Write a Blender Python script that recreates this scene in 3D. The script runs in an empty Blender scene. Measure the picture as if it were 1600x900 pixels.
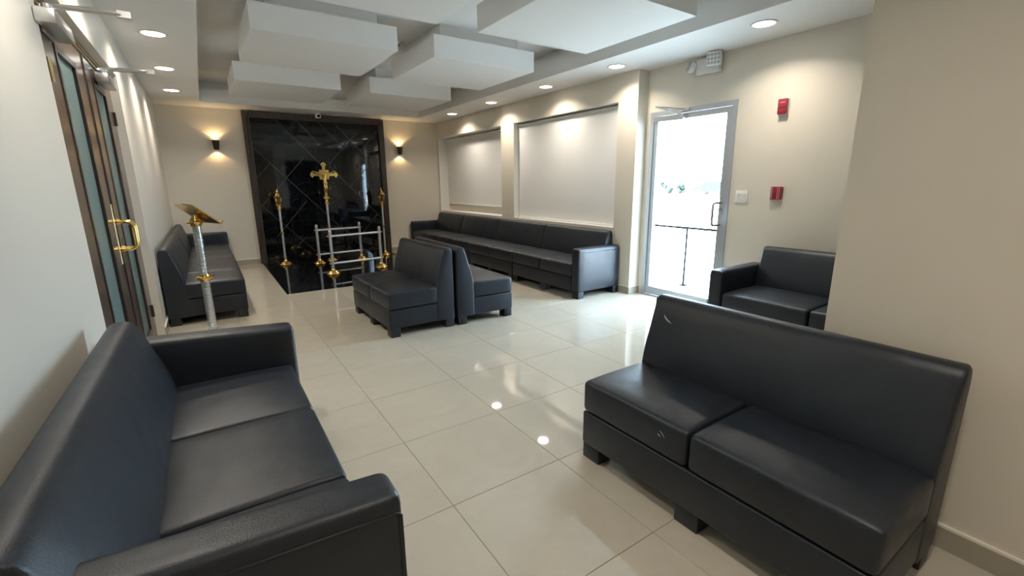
import bpy, bmesh, math, random
from mathutils import Vector, Matrix, Euler

random.seed(7)
SC = bpy.context.scene
COL = SC.collection
PI = math.pi

# ------------------------------------------------------------------ camera
cam_d = bpy.data.cameras.new('camera')
cam = bpy.data.objects.new('camera', cam_d)
COL.objects.link(cam)
cam_d.sensor_width = 36.0
cam_d.lens = 704.93 / 1600 * 36
cam_d.clip_start = 0.03
Rc = ((0.83048572, -0.55696896, -0.00889094),
      (-0.13319916, -0.1830621, -0.97403606),
      (0.54088026, 0.81010731, -0.22621826))
m = Matrix(((Rc[0][0], -Rc[1][0], -Rc[2][0]),
            (Rc[0][1], -Rc[1][1], -Rc[2][1]),
            (Rc[0][2], -Rc[1][2], -Rc[2][2]))).to_4x4()
m.translation = (0, 0, 1.385)
cam.matrix_world = m
SC.camera = cam

# ------------------------------------------------------------------ sky, exposure
world = bpy.data.worlds.new('sky')
SC.world = world
world.use_nodes = True
bgn = world.node_tree.nodes['Background']
bgn.inputs['Color'].default_value = (0.58, 0.79, 1.0, 1)
SKY = 21.0
bgn.inputs['Strength'].default_value = SKY
SC.view_settings.view_transform = 'Standard'
SC.view_settings.look = 'None'
SC.view_settings.gamma = 1
SC.view_settings.use_curve_mapping = False
SC.view_settings.exposure = 0.55
SC.cycles.max_bounces = 10
SC.cycles.diffuse_bounces = 6
SC.cycles.glossy_bounces = 5
SC.cycles.transparent_max_bounces = 12
SC.cycles.sample_clamp_indirect = 6.0
SC.cycles.caustics_reflective = True
SC.cycles.blur_glossy = 0.3
DOWN_W = 7.5
DOWN_COL = (1.0, 0.90, 0.76)
SCONCE_W = 3.2
SCONCE_COL = (1.0, 0.66, 0.30)
# sun from behind the building: it lights the forecourt outside the door, no beam enters
sl = bpy.data.lights.new('sun', 'SUN'); sl.energy = 225.0; sl.angle = math.radians(0.5); sl.color = (1.0, 0.97, 0.92)
so = bpy.data.objects.new('sun', sl); COL.objects.link(so)
so.rotation_euler = Vector((0.45, -0.20, -0.87)).to_track_quat('-Z', 'Y').to_euler()
# daylight enters by the glazed door: a portal guides the sky sampling there
pl = bpy.data.lights.new('door_daylight_portal', 'AREA')
pl.shape = 'RECTANGLE'; pl.size = 0.95; pl.size_y = 2.0
pl.cycles.is_portal = True
po = bpy.data.objects.new('door_daylight_portal', pl); COL.objects.link(po)
po.matrix_world = Matrix.Translation((4.60, 3.2, 1.08)) @ Euler((0, PI / 2, 0)).to_matrix().to_4x4()


# ------------------------------------------------------------------ helpers
def new_bm():
    return bmesh.new()


def box(bm, x0, x1, y0, y1, z0, z1):
    v = [bm.verts.new(p) for p in ((x0, y0, z0), (x1, y0, z0), (x1, y1, z0), (x0, y1, z0),
                                   (x0, y0, z1), (x1, y0, z1), (x1, y1, z1), (x0, y1, z1))]
    for f in ((3, 2, 1, 0), (4, 5, 6, 7), (0, 1, 5, 4), (1, 2, 6, 5), (2, 3, 7, 6), (3, 0, 4, 7)):
        bm.faces.new([v[i] for i in f])
    return v


def bevel_all(bm, w, seg=2):
    bmesh.ops.bevel(bm, geom=list(bm.edges), offset=w, segments=seg, profile=0.5, affect='EDGES')


def axis_coords(h, r, n):
    a = [-h, -h + 0.12 * r, -h + 0.4 * r, -h + r]
    b = [-(h - r) + (2 * (h - r)) * i / n for i in range(1, n)]
    return a + b + [-x for x in reversed(a)]


def rbox(bm, cx, cy, cz, sx, sy, sz, r, n=(4, 4, 4), fn=None):
    """a box of size s with all edges rounded by radius r; fn(point, unit coords) may reshape it"""
    H = (sx / 2, sy / 2, sz / 2)
    r = min(r, 0.98 * min(H))
    ax = [axis_coords(H[i], r, n[i]) for i in range(3)]
    cache = {}

    def vert(i, j, k):
        key = (i, j, k)
        if key in cache:
            return cache[key]
        p = Vector((ax[0][i], ax[1][j], ax[2][k]))
        inner = Vector([max(-(H[a] - r), min(H[a] - r, p[a])) for a in range(3)])
        d = p - inner
        if d.length > 1e-9:
            p = inner + d.normalized() * r
        u = (p.x / H[0], p.y / H[1], p.z / H[2])
        p = p + Vector((cx, cy, cz))
        if fn:
            p = fn(p, u)
        cache[key] = bm.verts.new(p)
        return cache[key]
    N = [len(a) for a in ax]
    for a in range(3):
        b, c = (a + 1) % 3, (a + 2) % 3
        for side in (0, N[a] - 1):
            for i in range(N[b] - 1):
                for j in range(N[c] - 1):
                    idx = []
                    for (ii, jj) in ((i, j), (i + 1, j), (i + 1, j + 1), (i, j + 1)):
                        t = [0, 0, 0]; t[a] = side; t[b] = ii; t[c] = jj
                        idx.append(vert(*t))
                    if side == 0:
                        idx.reverse()
                    bm.faces.new(idx)


def lathe(bm, prof, cx=0, cy=0, cz=0, seg=20):
    rings = []
    for (r, z) in prof:
        if r < 1e-6:
            rings.append([bm.verts.new((cx, cy, cz + z))])
        else:
            rings.append([bm.verts.new((cx + r * math.cos(2 * PI * i / seg), cy + r * math.sin(2 * PI * i / seg), cz + z))
                          for i in range(seg)])
    for a, b in zip(rings[:-1], rings[1:]):
        for i in range(seg):
            j = (i + 1) % seg
            if len(a) == 1 and len(b) == 1:
                continue
            if len(a) == 1:
                bm.faces.new((a[0], b[j], b[i]))
            elif len(b) == 1:
                bm.faces.new((a[i], a[j], b[0]))
            else:
                bm.faces.new((a[i], a[j], b[j], b[i]))


def tube(bm, pts, r, seg=10, cap=True):
    pts = [Vector(p) for p in pts]
    rings = []
    prev = None
    for i, p in enumerate(pts):
        t = (pts[min(i + 1, len(pts) - 1)] - pts[max(i - 1, 0)]).normalized()
        if prev is None:
            n = t.orthogonal().normalized()
        else:
            n = (prev - t * prev.dot(t)).normalized()
        prev = n
        b = t.cross(n)
        rr = r[i] if isinstance(r, (list, tuple)) else r
        rings.append([bm.verts.new(p + rr * (n * math.cos(2 * PI * k / seg) + b * math.sin(2 * PI * k / seg))) for k in range(seg)])
    for a, b in zip(rings[:-1], rings[1:]):
        for k in range(seg):
            bm.faces.new((a[k], a[(k + 1) % seg], b[(k + 1) % seg], b[k]))
    if cap:
        bm.faces.new(list(reversed(rings[0])))
        bm.faces.new(rings[-1])


def prism(bm, poly, axis, a0, a1):
    """poly of (u, v) extruded along axis 0/1/2 between a0 and a1"""
    def P(u, v, a):
        return {0: (a, u, v), 1: (u, a, v), 2: (u, v, a)}[axis]
    lo = [bm.verts.new(P(u, v, a0)) for u, v in poly]
    hi = [bm.verts.new(P(u, v, a1)) for u, v in poly]
    n = len(poly)
    for i in range(n):
        bm.faces.new((lo[i], lo[(i + 1) % n], hi[(i + 1) % n], hi[i]))
    bm.faces.new(list(reversed(lo)))
    bm.faces.new(hi)


def obj(name, bm, mat, parent=None, smooth=False, loc=None):
    bmesh.ops.recalc_face_normals(bm, faces=list(bm.faces))
    me = bpy.data.meshes.new(name)
    bm.to_mesh(me)
    bm.free()
    me.materials.append(mat)
    if smooth:
        me.shade_smooth()
        if smooth == 'auto':
            me.set_sharp_from_angle(angle=math.radians(40))
    o = bpy.data.objects.new(name, me)
    COL.objects.link(o)
    if parent:
        o.parent = parent
    if loc:
        o.location = loc
    return o


def tag(o, label, cat, group=None):
    o['label'] = label
    o['category'] = cat
    if group:
        o['group'] = group
    return o


def thing(name, label, cat, loc=(0, 0, 0), rotz=0.0, group=None):
    o = bpy.data.objects.new(name, None)
    COL.objects.link(o)
    o.empty_display_size = 0.1
    o.location = loc
    o.rotation_euler = (0, 0, rotz)
    return tag(o, label, cat, group)


def struct(name, bm, mat, parent=None, smooth=False):
    o = obj(name, bm, mat, parent, smooth)
    if parent is None:
        o['kind'] = 'structure'
    return o


# ------------------------------------------------------------------ materials
def mat_new(name):
    mt = bpy.data.materials.new(name)
    mt.use_nodes = True
    nt = mt.node_tree
    return mt, nt, nt.nodes['Principled BSDF']


def simple(name, col, rough=0.5, metal=0.0, noise=0.0, nscale=8.0, bump=0.0, bscale=200.0, spec=0.5):
    mt, nt, b = mat_new(name)
    b.inputs['Roughness'].default_value = rough
    b.inputs['Metallic'].default_value = metal
    b.inputs['Specular IOR Level'].default_value = spec
    tc = nt.nodes.new('ShaderNodeTexCoord')
    if noise > 0:
        n = nt.nodes.new('ShaderNodeTexNoise')
        n.inputs['Scale'].default_value = nscale
        n.inputs['Detail'].default_value = 4
        nt.links.new(tc.outputs['Object'], n.inputs['Vector'])
        mx = nt.nodes.new('ShaderNodeMix'); mx.data_type = 'RGBA'
        mx.inputs['A'].default_value = (*[c * (1 - noise) for c in col], 1)
        mx.inputs['B'].default_value = (*[min(1, c * (1 + noise)) for c in col], 1)
        nt.links.new(n.outputs['Fac'], mx.inputs['Factor'])
        nt.links.new(mx.outputs['Result'], b.inputs['Base Color'])
    else:
        b.inputs['Base Color'].default_value = (*col, 1)
    if bump > 0:
        n2 = nt.nodes.new('ShaderNodeTexNoise')
        n2.inputs['Scale'].default_value = bscale
        n2.inputs['Detail'].default_value = 2
        nt.links.new(tc.outputs['Object'], n2.inputs['Vector'])
        bp = nt.nodes.new('ShaderNodeBump')
        bp.inputs['Strength'].default_value = bump
        bp.inputs['Distance'].default_value = 0.004
        nt.links.new(n2.outputs['Fac'], bp.inputs['Height'])
        nt.links.new(bp.outputs['Normal'], b.inputs['Normal'])
    return mt


def emit(name, col, s):
    mt, nt, b = mat_new(name)
    b.inputs['Base Color'].default_value = (0.8, 0.8, 0.8, 1)
    b.inputs['Emission Color'].default_value = (*col, 1)
    b.inputs['Emission Strength'].default_value = s
    return mt


def leather_mat():
    mt, nt, b = mat_new('black_vinyl')
    tc = nt.nodes.new('ShaderNodeTexCoord')
    b.inputs['Base Color'].default_value = (0.0080, 0.0122, 0.0200, 1)
    b.inputs['Specular IOR Level'].default_value = 0.50
    n1 = nt.nodes.new('ShaderNodeTexNoise'); n1.inputs['Scale'].default_value = 5; n1.inputs['Detail'].default_value = 3
    nt.links.new(tc.outputs['Object'], n1.inputs['Vector'])
    mr = nt.nodes.new('ShaderNodeMapRange')
    mr.inputs['To Min'].default_value = 0.36; mr.inputs['To Max'].default_value = 0.50
    nt.links.new(n1.outputs['Fac'], mr.inputs['Value'])
    nt.links.new(mr.outputs['Result'], b.inputs['Roughness'])
    v = nt.nodes.new('ShaderNodeTexVoronoi'); v.inputs['Scale'].default_value = 260
    nt.links.new(tc.outputs['Object'], v.inputs['Vector'])
    b1 = nt.nodes.new('ShaderNodeBump'); b1.inputs['Strength'].default_value = 0.22; b1.inputs['Distance'].default_value = 0.0015
    nt.links.new(v.outputs['Distance'], b1.inputs['Height'])
    n2 = nt.nodes.new('ShaderNodeTexNoise'); n2.inputs['Scale'].default_value = 7; n2.inputs['Detail'].default_value = 1
    nt.links.new(tc.outputs['Object'], n2.inputs['Vector'])
    b2 = nt.nodes.new('ShaderNodeBump'); b2.inputs['Strength'].default_value = 0.35; b2.inputs['Distance'].default_value = 0.012
    nt.links.new(n2.outputs['Fac'], b2.inputs['Height'])
    nt.links.new(b1.outputs['Normal'], b2.inputs['Normal'])
    nt.links.new(b2.outputs['Normal'], b.inputs['Normal'])
    return mt


def tile_mat():
    mt, nt, b = mat_new('polished_cream_tile')
    tc = nt.nodes.new('ShaderNodeTexCoord')
    oi = nt.nodes.new('ShaderNodeObjectInfo')
    add = nt.nodes.new('ShaderNodeVectorMath'); add.operation = 'MULTIPLY_ADD'
    add.inputs[1].default_value = (1, 1, 1)
    cmb = nt.nodes.new('ShaderNodeCombineXYZ')
    mul = nt.nodes.new('ShaderNodeMath'); mul.operation = 'MULTIPLY'; mul.inputs[1].default_value = 37
    nt.links.new(oi.outputs['Random'], mul.inputs[0])
    nt.links.new(mul.outputs[0], cmb.inputs['X']); nt.links.new(mul.outputs[0], cmb.inputs['Y'])
    nt.links.new(tc.outputs['Object'], add.inputs[0]); nt.links.new(cmb.outputs[0], add.inputs[2])
    n = nt.nodes.new('ShaderNodeTexNoise'); n.inputs['Scale'].default_value = 3.5; n.inputs['Detail'].default_value = 8
    n.inputs['Roughness'].default_value = 0.65; n.inputs['Distortion'].default_value = 1.4
    nt.links.new(add.outputs[0], n.inputs['Vector'])
    cr = nt.nodes.new('ShaderNodeValToRGB')
    cr.color_ramp.elements[0].position = 0.3; cr.color_ramp.elements[0].color = (0.45, 0.41, 0.34, 1)
    cr.color_ramp.elements[1].position = 0.7; cr.color_ramp.elements[1].color = (0.485, 0.445, 0.37, 1)
    nt.links.new(n.outputs['Fac'], cr.inputs['Fac'])
    nt.links.new(cr.outputs['Color'], b.inputs['Base Color'])
    b.inputs['Roughness'].default_value = 0.03
    b.inputs['Specular IOR Level'].default_value = 0.95
    return mt


def marble_mat(name, base, vein, rough):
    mt, nt, b = mat_new(name)
    tc = nt.nodes.new('ShaderNodeTexCoord')
    n = nt.nodes.new('ShaderNodeTexNoise'); n.inputs['Scale'].default_value = 2.2; n.inputs['Detail'].default_value = 9
    n.inputs['Distortion'].default_value = 2.0
    nt.links.new(tc.outputs['Object'], n.inputs['Vector'])
    cr = nt.nodes.new('ShaderNodeValToRGB')
    cr.color_ramp.elements[0].position = 0.495; cr.color_ramp.elements[0].color = (*base, 1)
    e = cr.color_ramp.elements.new(0.505); e.color = (*vein, 1)
    cr.color_ramp.elements[2].position = 0.515; cr.color_ramp.elements[2].color = (*base, 1)
    nt.links.new(n.outputs['Fac'], cr.inputs['Fac'])
    nt.links.new(cr.outputs['Color'], b.inputs['Base Color'])
    b.inputs['Roughness'].default_value = rough
    n2 = nt.nodes.new('ShaderNodeTexNoise'); n2.inputs['Scale'].default_value = 1.6; n2.inputs['Detail'].default_value = 1
    nt.links.new(tc.outputs['Object'], n2.inputs['Vector'])
    bp = nt.nodes.new('ShaderNodeBump'); bp.inputs['Strength'].default_value = 0.12; bp.inputs['Distance'].default_value = 0.02
    nt.links.new(n2.outputs['Fac'], bp.inputs['Height'])
    nt.links.new(bp.outputs['Normal'], b.inputs['Normal'])
    return mt


def wood_mat(name, dark, light, rough, stretch=(18, 18, 1.2)):
    mt, nt, b = mat_new(name)
    tc = nt.nodes.new('ShaderNodeTexCoord')
    mp = nt.nodes.new('ShaderNodeMapping'); mp.inputs['Scale'].default_value = stretch
    nt.links.new(tc.outputs['Object'], mp.inputs['Vector'])
    n = nt.nodes.new('ShaderNodeTexNoise'); n.inputs['Scale'].default_value = 2.0; n.inputs['Detail'].default_value = 6
    nt.links.new(mp.outputs['Vector'], n.inputs['Vector'])
    cr = nt.nodes.new('ShaderNodeValToRGB')
    cr.color_ramp.elements[0].position = 0.3; cr.color_ramp.elements[0].color = (*dark, 1)
    cr.color_ramp.elements[1].position = 0.75; cr.color_ramp.elements[1].color = (*light, 1)
    nt.links.new(n.outputs['Fac'], cr.inputs['Fac'])
    nt.links.new(cr.outputs['Color'], b.inputs['Base Color'])
    b.inputs['Roughness'].default_value = rough
    return mt


def pane_mat():
    mt = bpy.data.materials.new('clear_pane'); mt.use_nodes = True
    nt = mt.node_tree; nt.nodes.clear()
    out = nt.nodes.new('ShaderNodeOutputMaterial')
    tr = nt.nodes.new('ShaderNodeBsdfTransparent'); tr.inputs['Color'].default_value = (0.96, 0.98, 0.98, 1)
    gl = nt.nodes.new('ShaderNodeBsdfGlossy'); gl.inputs['Roughness'].default_value = 0.02
    fr = nt.nodes.new('ShaderNodeFresnel'); fr.inputs['IOR'].default_value = 1.45
    mx = nt.nodes.new('ShaderNodeMixShader')
    # both faces of the sheet are modelled: count the air-side reflection once, on the outward faces
    ge = nt.nodes.new('ShaderNodeNewGeometry')
    mu = nt.nodes.new('ShaderNodeMath'); mu.operation = 'SUBTRACT'; mu.inputs[0].default_value = 1.0
    nt.links.new(ge.outputs['Backfacing'], mu.inputs[1])
    m2 = nt.nodes.new('ShaderNodeMath'); m2.operation = 'MULTIPLY'
    nt.links.new(fr.outputs[0], m2.inputs[0]); nt.links.new(mu.outputs[0], m2.inputs[1])
    nt.links.new(m2.outputs[0], mx.inputs[0]); nt.links.new(tr.outputs[0], mx.inputs[1]); nt.links.new(gl.outputs[0], mx.inputs[2])
    nt.links.new(mx.outputs[0], out.inputs['Surface'])
    return mt


M = dict(
    wall=simple('beige_wall_paint', (0.66, 0.605, 0.515), 0.42, noise=0.02, nscale=3, bump=0.03, bscale=60),
    cream=simple('cream_wall_paint', (0.67, 0.635, 0.57), 0.40, noise=0.02, nscale=3, bump=0.03, bscale=60),
    ceil=simple('white_ceiling_paint', (0.76, 0.755, 0.74), 0.6, noise=0.015, nscale=3),
    panelw=simple('white_block_paint', (0.80, 0.795, 0.78), 0.6, noise=0.01, nscale=3),
    blind=simple('white_blind_fabric', (0.74, 0.735, 0.72), 0.75, noise=0.01, nscale=4, bump=0.05, bscale=400),
    reveal=simple('white_reveal_paint', (0.76, 0.75, 0.72), 0.5, noise=0.01),
    skirt=simple('taupe_skirting_tile', (0.36, 0.325, 0.265), 0.18, noise=0.05, nscale=6),
    skirtcap=simple('pale_skirting_cap', (0.78, 0.73, 0.63), 0.3),
    grout=simple('grey_grout', (0.21, 0.19, 0.16), 0.9, noise=0.1, nscale=30),
    tile=tile_mat(),
    black=marble_mat('polished_black_marble', (0.005, 0.006, 0.008), (0.03, 0.032, 0.036), 0.03),
    blackwall=marble_mat('black_wall_marble', (0.004, 0.005, 0.007), (0.022, 0.024, 0.027), 0.035),
    inlay=simple('grey_inlay_metal', (0.085, 0.085, 0.085), 0.45, 0.3),
    frame=wood_mat('dark_frame_wood', (0.020, 0.013, 0.009), (0.060, 0.042, 0.028), 0.40),
    door=wood_mat('dark_door_wood', (0.060, 0.038, 0.028), (0.105, 0.072, 0.054), 0.22),
    doordark=simple('dark_door_moulding', (0.030, 0.020, 0.020), 0.28, noise=0.2, nscale=20),
    teal=simple('frosted_teal_glass', (0.125, 0.185, 0.18), 0.32, noise=0.03, nscale=20),
    brass=simple('polished_brass', (0.86, 0.60, 0.20), 0.16, 1.0, noise=0.06, nscale=20),
    gold=simple('bright_gold', (0.80, 0.54, 0.17), 0.20, 1.0, noise=0.08, nscale=25),
    plate=simple('satin_brass', (0.62, 0.50, 0.28), 0.35, 1.0, noise=0.05, nscale=20),
    silver=simple('satin_silver', (0.68, 0.69, 0.70), 0.32, 1.0, noise=0.03, nscale=30),
    silverpaint=simple('silver_pole_paint', (0.56, 0.56, 0.56), 0.35, 0.55, noise=0.03, nscale=30),
    alu=simple('anodised_aluminium', (0.50, 0.53, 0.57), 0.38, 0.7, noise=0.03, nscale=15),
    steel=simple('brushed_steel', (0.30, 0.30, 0.29), 0.55, 0.3, noise=0.05, nscale=60, spec=0.2),
    vinyl=leather_mat(),
    leg=simple('black_wrapped_leg', (0.010, 0.012, 0.016), 0.45, noise=0.1, nscale=30),
    seam=simple('black_seam', (0.012, 0.012, 0.013), 0.5),
    scuff=simple('grey_scuff', (0.30, 0.30, 0.31), 0.6, noise=0.2, nscale=200),
    white=simple('white_plastic', (0.74, 0.74, 0.72), 0.4, noise=0.01),
    greyp=simple('grey_plastic', (0.42, 0.42, 0.42), 0.45, noise=0.02),
    lens=simple('clear_lamp_lens', (0.50, 0.50, 0.50), 0.15, noise=0.15, nscale=120),
    red=simple('red_alarm_plastic', (0.27, 0.016, 0.032), 0.35, noise=0.08, nscale=40),
    redhi=simple('pink_raised_print', (0.62, 0.25, 0.28), 0.4),
    blackm=simple('black_lamp_metal', (0.012, 0.012, 0.012), 0.45, noise=0.1, nscale=40),
    darkglass=simple('dark_camera_lens', (0.01, 0.01, 0.012), 0.08),
    disc=emit('downlight_diffuser', (1.0, 0.95, 0.87), 9.0),
    sconceglow=emit('sconce_lens', (1.0, 0.72, 0.36), 14.0),
    pane=pane_mat(),
    concrete=simple('pale_concrete', (0.72, 0.71, 0.68), 0.8, noise=0.05, nscale=2),
    rail=simple('dark_rail_paint', (0.006, 0.007, 0.0075), 0.9, 0.0, spec=0.0),
    hedge=simple('far_greenery', (0.008, 0.012, 0.0115), 0.9, spec=0.0, noise=0.3, nscale=3),
    car=simple('far_car_paint', (0.010, 0.0125, 0.013), 0.8, spec=0.0, noise=0.1, nscale=2),
    amber=simple('dark_amber_glass', (0.10, 0.06, 0.03), 0.12, noise=0.2, nscale=20),
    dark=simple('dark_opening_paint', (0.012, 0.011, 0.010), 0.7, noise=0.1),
)

# ------------------------------------------------------------------ setting
XL, XN, XR, XD, YB = -0.47, -0.52, 4.32, 4.49, 9.32      # left wall, near left wall, niche wall, door wall, back wall
ZS, ZL, ZU = 2.64, 2.835, 2.95                            # soffit, lip top, upper ceiling
TOP = 3.05
YF = -2.7
CX0, CX1, CY0, CY1 = 0.137, 3.68, 1.45, 8.70              # ceiling recess

# floor: grout bed with every tile a part
bm = new_bm(); box(bm, -0.9, 4.62, YF - 0.2, 9.5, -0.06, -0.003)
floor = struct('floor', bm, M['grout'])
tile_cache = {}


def tile(x0, x1, y0, y1, mat, name):
    g = 0.0013
    w, d = round(x1 - x0, 4), round(y1 - y0, 4)
    key = (w, d, name)
    if key not in tile_cache:
        b = new_bm()
        t = 0.0008
        lo = [b.verts.new(p) for p in ((-w / 2 + g, -d / 2 + g, -0.003), (w / 2 - g, -d / 2 + g, -0.003), (w / 2 - g, d / 2 - g, -0.003), (-w / 2 + g, d / 2 - g, -0.003))]
        mi = [b.verts.new(p) for p in ((-w / 2 + g, -d / 2 + g, -t), (w / 2 - g, -d / 2 + g, -t), (w / 2 - g, d / 2 - g, -t), (-w / 2 + g, d / 2 - g, -t))]
        hi = [b.verts.new(p) for p in ((-w / 2 + g + t, -d / 2 + g + t, 0), (w / 2 - g - t, -d / 2 + g + t, 0), (w / 2 - g - t, d / 2 - g - t, 0), (-w / 2 + g + t, d / 2 - g - t, 0))]
        for a, c in ((lo, mi), (mi, hi)):
            for i in range(4):
                b.faces.new((a[i], a[(i + 1) % 4], c[(i + 1) % 4], c[i]))
        b.faces.new(hi)
        o = obj(name, b, mat, floor)
        tile_cache[key] = o
    else:
        o = tile_cache[key].copy()
        COL.objects.link(o)
        o.parent = floor
    o.location = ((x0 + x1) / 2, (y0 + y1) / 2, 0)
    return o


gx = [-0.60] + [0.735 + 0.6 * k for k in range(-2, 7)] + [4.60]
gx = sorted(set(round(v, 4) for v in gx if -0.6 <= v <= 4.6))
gy = [round(0.983 + 0.6 * k, 4) for k in range(-6, 14)] + [9.32]
gy = [v for v in gy if v <= 9.32]
BX0, BX1, BY0 = 0.735, 3.135, 6.383
for i in range(len(gx) - 1):
    for j in range(len(gy) - 1):
        x0, x1, y0, y1 = gx[i], gx[i + 1], gy[j], gy[j + 1]
        if x0 >= BX0 - 0.01 and x1 <= BX1 + 0.01 and y0 >= BY0 - 0.01:
            continue
        tile(x0, x1, y0, y1, M['tile'], 'tile')
for i in range(2):
    for (y0, y1) in ((BY0, 7.36), (7.36, 8.34), (8.34, 9.32)):
        tile(BX0 + 1.2 * i, BX0 + 1.2 * (i + 1), y0, y1, M['black'], 'black_slab')

# left wall (near part, wall past the doors, header over the doors)
DY0, DY1, DZ = 3.09, 5.20, 2.285
bm = new_bm()
box(bm, -0.80, XN, YF, DY0, 0, TOP)
box(bm, -0.80, XL, DY1, YB + 0.15, 0, TOP)
struct('wall_left', bm, M['cream'])
bm = new_bm(); box(bm, -0.80, XL, DY0, DY1, DZ, TOP)
struct('wall_left_header', bm, M['cream'])
# back wall
bm = new_bm(); box(bm, -0.47, 4.62, YB, YB + 0.15, 0, TOP)
struct('wall_back', bm, M['wall'])
# niche wall
NL0, NL1, NR0, NR1, NZ0, NZ1 = 6.765, 9.265, 4.112, 6.39, 0.815, 2.335
bm = new_bm()
box(bm, XR, 4.60, 3.81, YB, 0, NZ0)
box(bm, XR, 4.60, 3.81, YB, NZ1, TOP)
box(bm, XR, 4.60, 3.81, NR0, NZ0, NZ1)
box(bm, XR, 4.60, NR1, NL0, NZ0, NZ1)
box(bm, XR, 4.60, NL1, YB, NZ0, NZ1)
struct('wall_right', bm, M['wall'])
for nm, y0, y1, dx in (('window_1', NL0, NL1, 0.245), ('window_2', NR0, NR1, 0.15)):
    bm = new_bm()
    t = 0.006
    box(bm, XR + 0.002, XR + dx, y0, y0 + t, NZ0, NZ1)
    box(bm, XR + 0.002, XR + dx, y1 - t, y1, NZ0, NZ1)
    box(bm, XR + 0.002, XR + dx, y0 + t, y1 - t, NZ0, NZ0 + t)
    box(bm, XR + 0.002, XR + dx, y0 + t, y1 - t, NZ1 - t, NZ1)
    w = struct(nm, bm, M['reveal'])
    bm = new_bm(); box(bm, XR + dx - 0.006, XR + dx, y0 + t, y1 - t, NZ0 + t, NZ1 - t)
    obj('back_board', bm, M['wall'], w)


def blind(label, x, y0, y1, z0, z1):
    t = thing('roller_blind', label, 'blind', (x, (y0 + y1) / 2, z0), 0, 'roller blinds in the wall recesses')
    h, w = z1 - z0, (y1 - y0) / 2
    bm = new_bm(); box(bm, -0.003, 0.003, -w, w, 0.02, h - 0.04)
    obj('blind_fabric', bm, M['blind'], t)
    bm = new_bm(); box(bm, -0.010, 0.008, -w, w, 0, 0.022); bevel_all(bm, 0.004)
    obj('bottom_bar', bm, M['blind'], t)
    bm = new_bm(); tube(bm, [(0.0, -w, h - 0.03), (0.0, w, h - 0.03)], 0.022, 12)
    obj('roller_tube', bm, M['blind'], t, 'auto')
    return t


blind('white roller blind in the left wall recess, stopping above a beige strip', XR + 0.205, NL0 + 0.03, NL1 - 0.015, 0.955, NZ1 - 0.012)
blind('wide white roller blind in the right wall recess, drawn down to the sill', XR + 0.095, NR0 + 0.012, NR1 - 0.012, NZ0 + 0.008, NZ1 - 0.012)

# door wall with the glazed door opening
EY0, EY1, EZ = 2.685, 3.745, 2.17
bm = new_bm()
box(bm, XD, 4.60, 0.81, EY0, 0, TOP)
box(bm, XD, 4.60, EY1, 3.81, 0, TOP)
box(bm, XD, 4.60, EY0, EY1, EZ, TOP)
struct('wall_door_side', bm, M['wall'])
# partition at right, its return and the wall behind the camera
PX, PY = 2.19, 0.81
bm = new_bm(); box(bm, PX, PX + 0.16, YF, PY, 0, TOP)
struct('wall_near_right', bm, M['wall'])
bm = new_bm()
box(bm, PX + 0.16, 2.50, PY - 0.14, PY, 0, TOP)
box(bm, 3.75, 4.60, PY - 0.14, PY, 0, TOP)
box(bm, 2.50, 3.75, PY - 0.14, PY, 2.2, TOP)
struct('wall_alcove', bm, M['wall'])
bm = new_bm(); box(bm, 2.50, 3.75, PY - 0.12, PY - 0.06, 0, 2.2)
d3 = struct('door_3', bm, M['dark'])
bm = new_bm(); box(bm, -0.8, PX + 0.16, YF - 0.15, YF, 0, TOP)
struct('wall_front', bm, M['cream'])

# ceiling: soffit ring with a lip, raised recess above
bm = new_bm()
X0, X1, Y0, Y1 = -0.8, 4.62, YF - 0.15, 9.47
for (z0, z1, s) in ((ZS, ZL, 0.0), (ZL, ZU, 0.12)):
    a, b_, c, d = CX0 - s, CX1 + s, CY0 - s, CY1 + s
    box(bm, X0, a, Y0, Y1, z0, z1)
    box(bm, b_, X1, Y0, Y1, z0, z1)
    box(bm, a, b_, Y0, c, z0, z1)
    box(bm, a, b_, d, Y1, z0, z1)
box(bm, X0, X1, Y0, Y1, ZU, TOP + 0.05)
ceiling = struct('ceiling', bm, M['ceil'])


def ceiling_block(x, y, label):
    t = thing('ceiling_block', label, 'ceiling panel', (x, y, 2.60), 0, 'white hanging blocks in the ceiling recess')
    bm = new_bm(); box(bm, -0.605, 0.605, -0.605, 0.605, 0, 0.205)
    obj('block_body', bm, M['panelw'], t)
    bm = new_bm(); box(bm, -0.47, 0.47, -0.47, 0.47, 0.205, 0.35)
    obj('hanger_box', bm, M['ceil'], t)


for (x, y, lb) in ((1.09, 7.16, 'white square ceiling block at left, farthest row, nearest the black marble panel'),
                   (1.09, 5.03, 'large white ceiling block at left, middle row, in front of the farthest left block'),
                   (2.675, 7.12, 'small looking white ceiling block at right, farthest row, by the far wall corner'),
                   (2.665, 5.02, 'white ceiling block at right, middle row, beside the two smallest right downlights'),
                   (1.09, 2.96, 'white ceiling block at top edge of the picture, left column, nearest row'),
                   (2.665, 2.96, 'white ceiling block at top edge of the picture, right column, nearest row')):
    ceiling_block(x, y, lb)

# skirting
def skirting(name, x0, x1, y0, y1, cap=True):
    bm = new_bm(); box(bm, x0, x1, y0, y1, 0, 0.088)
    o = struct(name, bm, M['skirt'])
    if cap:
        bm = new_bm(); box(bm, x0, x1, y0, y1, 0.088, 0.098)
        obj('skirting_cap', bm, M['skirtcap'], o)


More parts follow.
